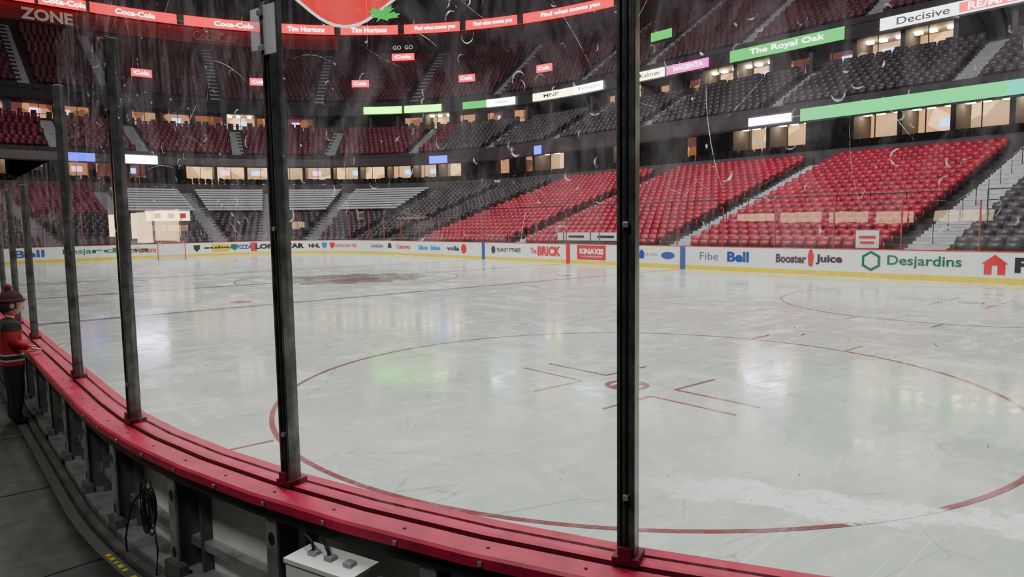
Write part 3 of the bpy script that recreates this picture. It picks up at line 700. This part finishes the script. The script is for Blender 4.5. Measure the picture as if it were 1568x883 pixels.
M_skin=mat('skin',(.5,.29,.22),.5,var=.08); M_hair=mat('hair_dark',(.03,.02,.015),.7); M_hat=mat('knit_hat',(.06,.012,.016),.9,bump=.6,scale=60)
E_k=empty('child_spectator',(-11.15,-.39,.42)); E_k.rotation_euler=(0,0,math.radians(4))
V=[(0,0,.58),(0,0,.70),(0,.01,.84),(0,.01,.93),(0,.015,1.0),
 (-.075,0,.52),(-.08,.01,.29),(-.085,-.02,.05),(-.085,.07,.035),
 (.075,0,.52),(.08,.01,.29),(.085,-.02,.05),(.085,.07,.035),
 (-.13,.0,.92),(-.18,-.02,.78),(-.13,.12,.715),
 (.13,.0,.92),(.18,-.02,.78),(.13,.12,.715)]
Ed=[(0,1),(1,2),(2,3),(3,4),(0,5),(5,6),(6,7),(7,8),(0,9),(9,10),(10,11),(11,12),(3,13),(13,14),(14,15),(3,16),(16,17),(17,18)]
Rd=[(.13,.1),(.13,.1),(.14,.105),(.1,.08),(.045,.045),.085,.062,.045,.04,.085,.062,.045,.04,.07,.052,.038,.07,.052,.038]
skin_obj('body_clothed',V,Ed,Rd,jersey(),E_k)
for sx in(-1,1):
    w=Vector((sx*.13,.125,.71)); pv=[w,w+Vector((-sx*.005,.03,-.012)),w+Vector((-sx*.01,.055,-.022))]; pe=[(0,1),(1,2)]; pr_=[(.018,.014),(.026,.013),(.028,.012)]
    for k,(off,ln) in enumerate(((-.021,.03),(-.007,.038),(.007,.035),(.021,.027))):
        b=len(pv); q=pv[2]+Vector((off,.004,0)); pv+= [q,q+Vector((off*.15,ln*.55,.002)),q+Vector((off*.2,ln,-.01))]; pe+=[(2,b),(b,b+1),(b+1,b+2)]; pr_+=[.0075,.007,.0058]
    b=len(pv); q=pv[1]+Vector((-sx*.02,.0,0)); pv+=[q,q+Vector((-sx*.015,.022,-.004)),q+Vector((-sx*.018,.04,-.01))]; pe+=[(1,b),(b,b+1),(b+1,b+2)]; pr_+=[.009,.008,.007]
    skin_obj('hand',pv,pe,pr_,M_skin,E_k,sub=1)
me=bpy.data.meshes.new('head'); bm=bmesh.new(); bmesh.ops.create_uvsphere(bm,u_segments=32,v_segments=24,radius=1)
for v in bm.verts:
    x,y,z=v.co; k=1-.22*max(0,-z)**1.5
    X=x*.078*k; Y=y*.092*(1-.1*max(0,-z)); Zc=z*.108
    f=max(0,y)
    g=lambda cx,cz,sx,sz: math.exp(-((x-cx)/sx)**2-((z-cz)/sz)**2)*f
    Y+=.018*g(0,-.12,.13,.16)-.010*(g(-.36,.08,.16,.12)+g(.36,.08,.16,.12))+.006*g(0,-.42,.25,.08)+.006*g(0,-.8,.3,.15)
    v.co=(X,Y,Zc)
bm.to_mesh(me); bm.free(); me.materials.append(M_skin)
for p_ in me.polygons: p_.use_smooth=True
hd=bpy.data.objects.new('head',me); COL.objects.link(hd); hd.parent=E_k; hd.location=(0,.03,1.115); hd.rotation_euler=(math.radians(-8),0,0)
def blob(name,loc,sc_,m,half=None):
    me=bpy.data.meshes.new(name); bm=bmesh.new(); bmesh.ops.create_icosphere(bm,subdivisions=3,radius=1)
    if half is not None:
        bmesh.ops.delete(bm,geom=[v for v in bm.verts if v.co.z<half],context='VERTS')
    bm.to_mesh(me); bm.free(); me.materials.append(m)
    for p_ in me.polygons: p_.use_smooth=True
    o=bpy.data.objects.new(name,me); COL.objects.link(o); o.parent=E_k; o.location=loc; o.scale=sc_; return o
for sx in(-1,1):
    blob('eye',(sx*.03,.108,1.118),(.011,.008,.008),M_white); blob('iris',(sx*.03,.1155,1.118),(.005,.003,.005),M_black); blob('ear',(sx*.08,.02,1.105),(.01,.02,.028),M_skin)
blob('mouth',(0,.118,1.066),(.02,.005,.005),mat('lips',(.4,.12,.1),.5))
blob('hair',(0,.008,1.12),(.086,.098,.108),M_hair,-.55).rotation_euler=(math.radians(25),0,0)
blob('knit_hat_crown',(0,.022,1.15),(.09,.103,.1),M_hat,-.05)
blob('hat_pompom',(0,.01,1.27),(.032,.032,.032),mat('pompom',(.4,.02,.03),.95,bump=1,scale=90))
mb=MB(); mb.tube([(0+.09*math.cos(a),.022+.103*math.sin(a),1.15) for a in np.linspace(0,2*math.pi,33)],.016,8); mb.build('hat_brim',[M_hat],E_k,True)

# ---------------------------------------------------------------- lights
def area(name,loc,target,sx,sy,e,col=(1,.98,.95)):
    l=bpy.data.lights.new(name,'AREA'); l.shape='RECTANGLE'; l.size=sx; l.size_y=sy; l.energy=e; l.color=col
    o=bpy.data.objects.new(name,l); o.location=loc; o.rotation_euler=(Vector(target)-Vector(loc)).to_track_quat('-Z','Y').to_euler(); COL.objects.link(o); return o
for x in(-6,-18,-30,-42,-54):
    for y in(6.5,19.5): area('arena_floodlight',(x,y,27),(x,y,0),5,3,2000,(.98,1,.95))
for x in(-14,-28,-42): area('stand_fill',(x,12,26),(x,35,3),5,3,1700,(1,.95,.95))  # added fill aimed at the lower seats to brighten them
area('stand_fill',(-38,13,29),(-85,20,14),6,3,2400,(1,.93,.96)); area('stand_fill',(-35,13,29),(-60,58,18),6,3,2400,(1,.93,.96)); area('stand_fill',(-20,10,29),(-22,55,14),6,3,1600,(1,.95,.96))  # more added fill, lifts the upper stands
area('walkway_fill',(-5,-4,8.5),(-6.5,0,.8),2.5,1.2,270)  # added fill from behind the camera, brightens near boards and floor
area('walkway_fill',(-14,-4,8.5),(-14,-.2,.6),2.5,1.2,60)  # weaker added fill further along the boards

# ---------------------------------------------------------------- camera
a=math.radians(49.96); pt=math.radians(5.28); r=math.radians(-.84)
F=Vector((-math.sin(a)*math.cos(pt),math.cos(a)*math.cos(pt),-math.sin(pt))); Rt=Vector((math.cos(a),math.sin(a),0)); U=Rt.cross(F)
R2=Rt*math.cos(r)+U*math.sin(r); U2=-Rt*math.sin(r)+U*math.cos(r)
cd=bpy.data.cameras.new('camera'); cd.sensor_width=36; cd.sensor_fit='HORIZONTAL'; cd.lens=1081/1568*36; cd.clip_start=.05; cd.clip_end=400
co=bpy.data.objects.new('camera',cd); COL.objects.link(co)
M=Matrix((R2,U2,-F)).transposed().to_4x4(); M.translation=Vector((-3.23,-.99,2.21)); co.matrix_world=M
scene.camera=co
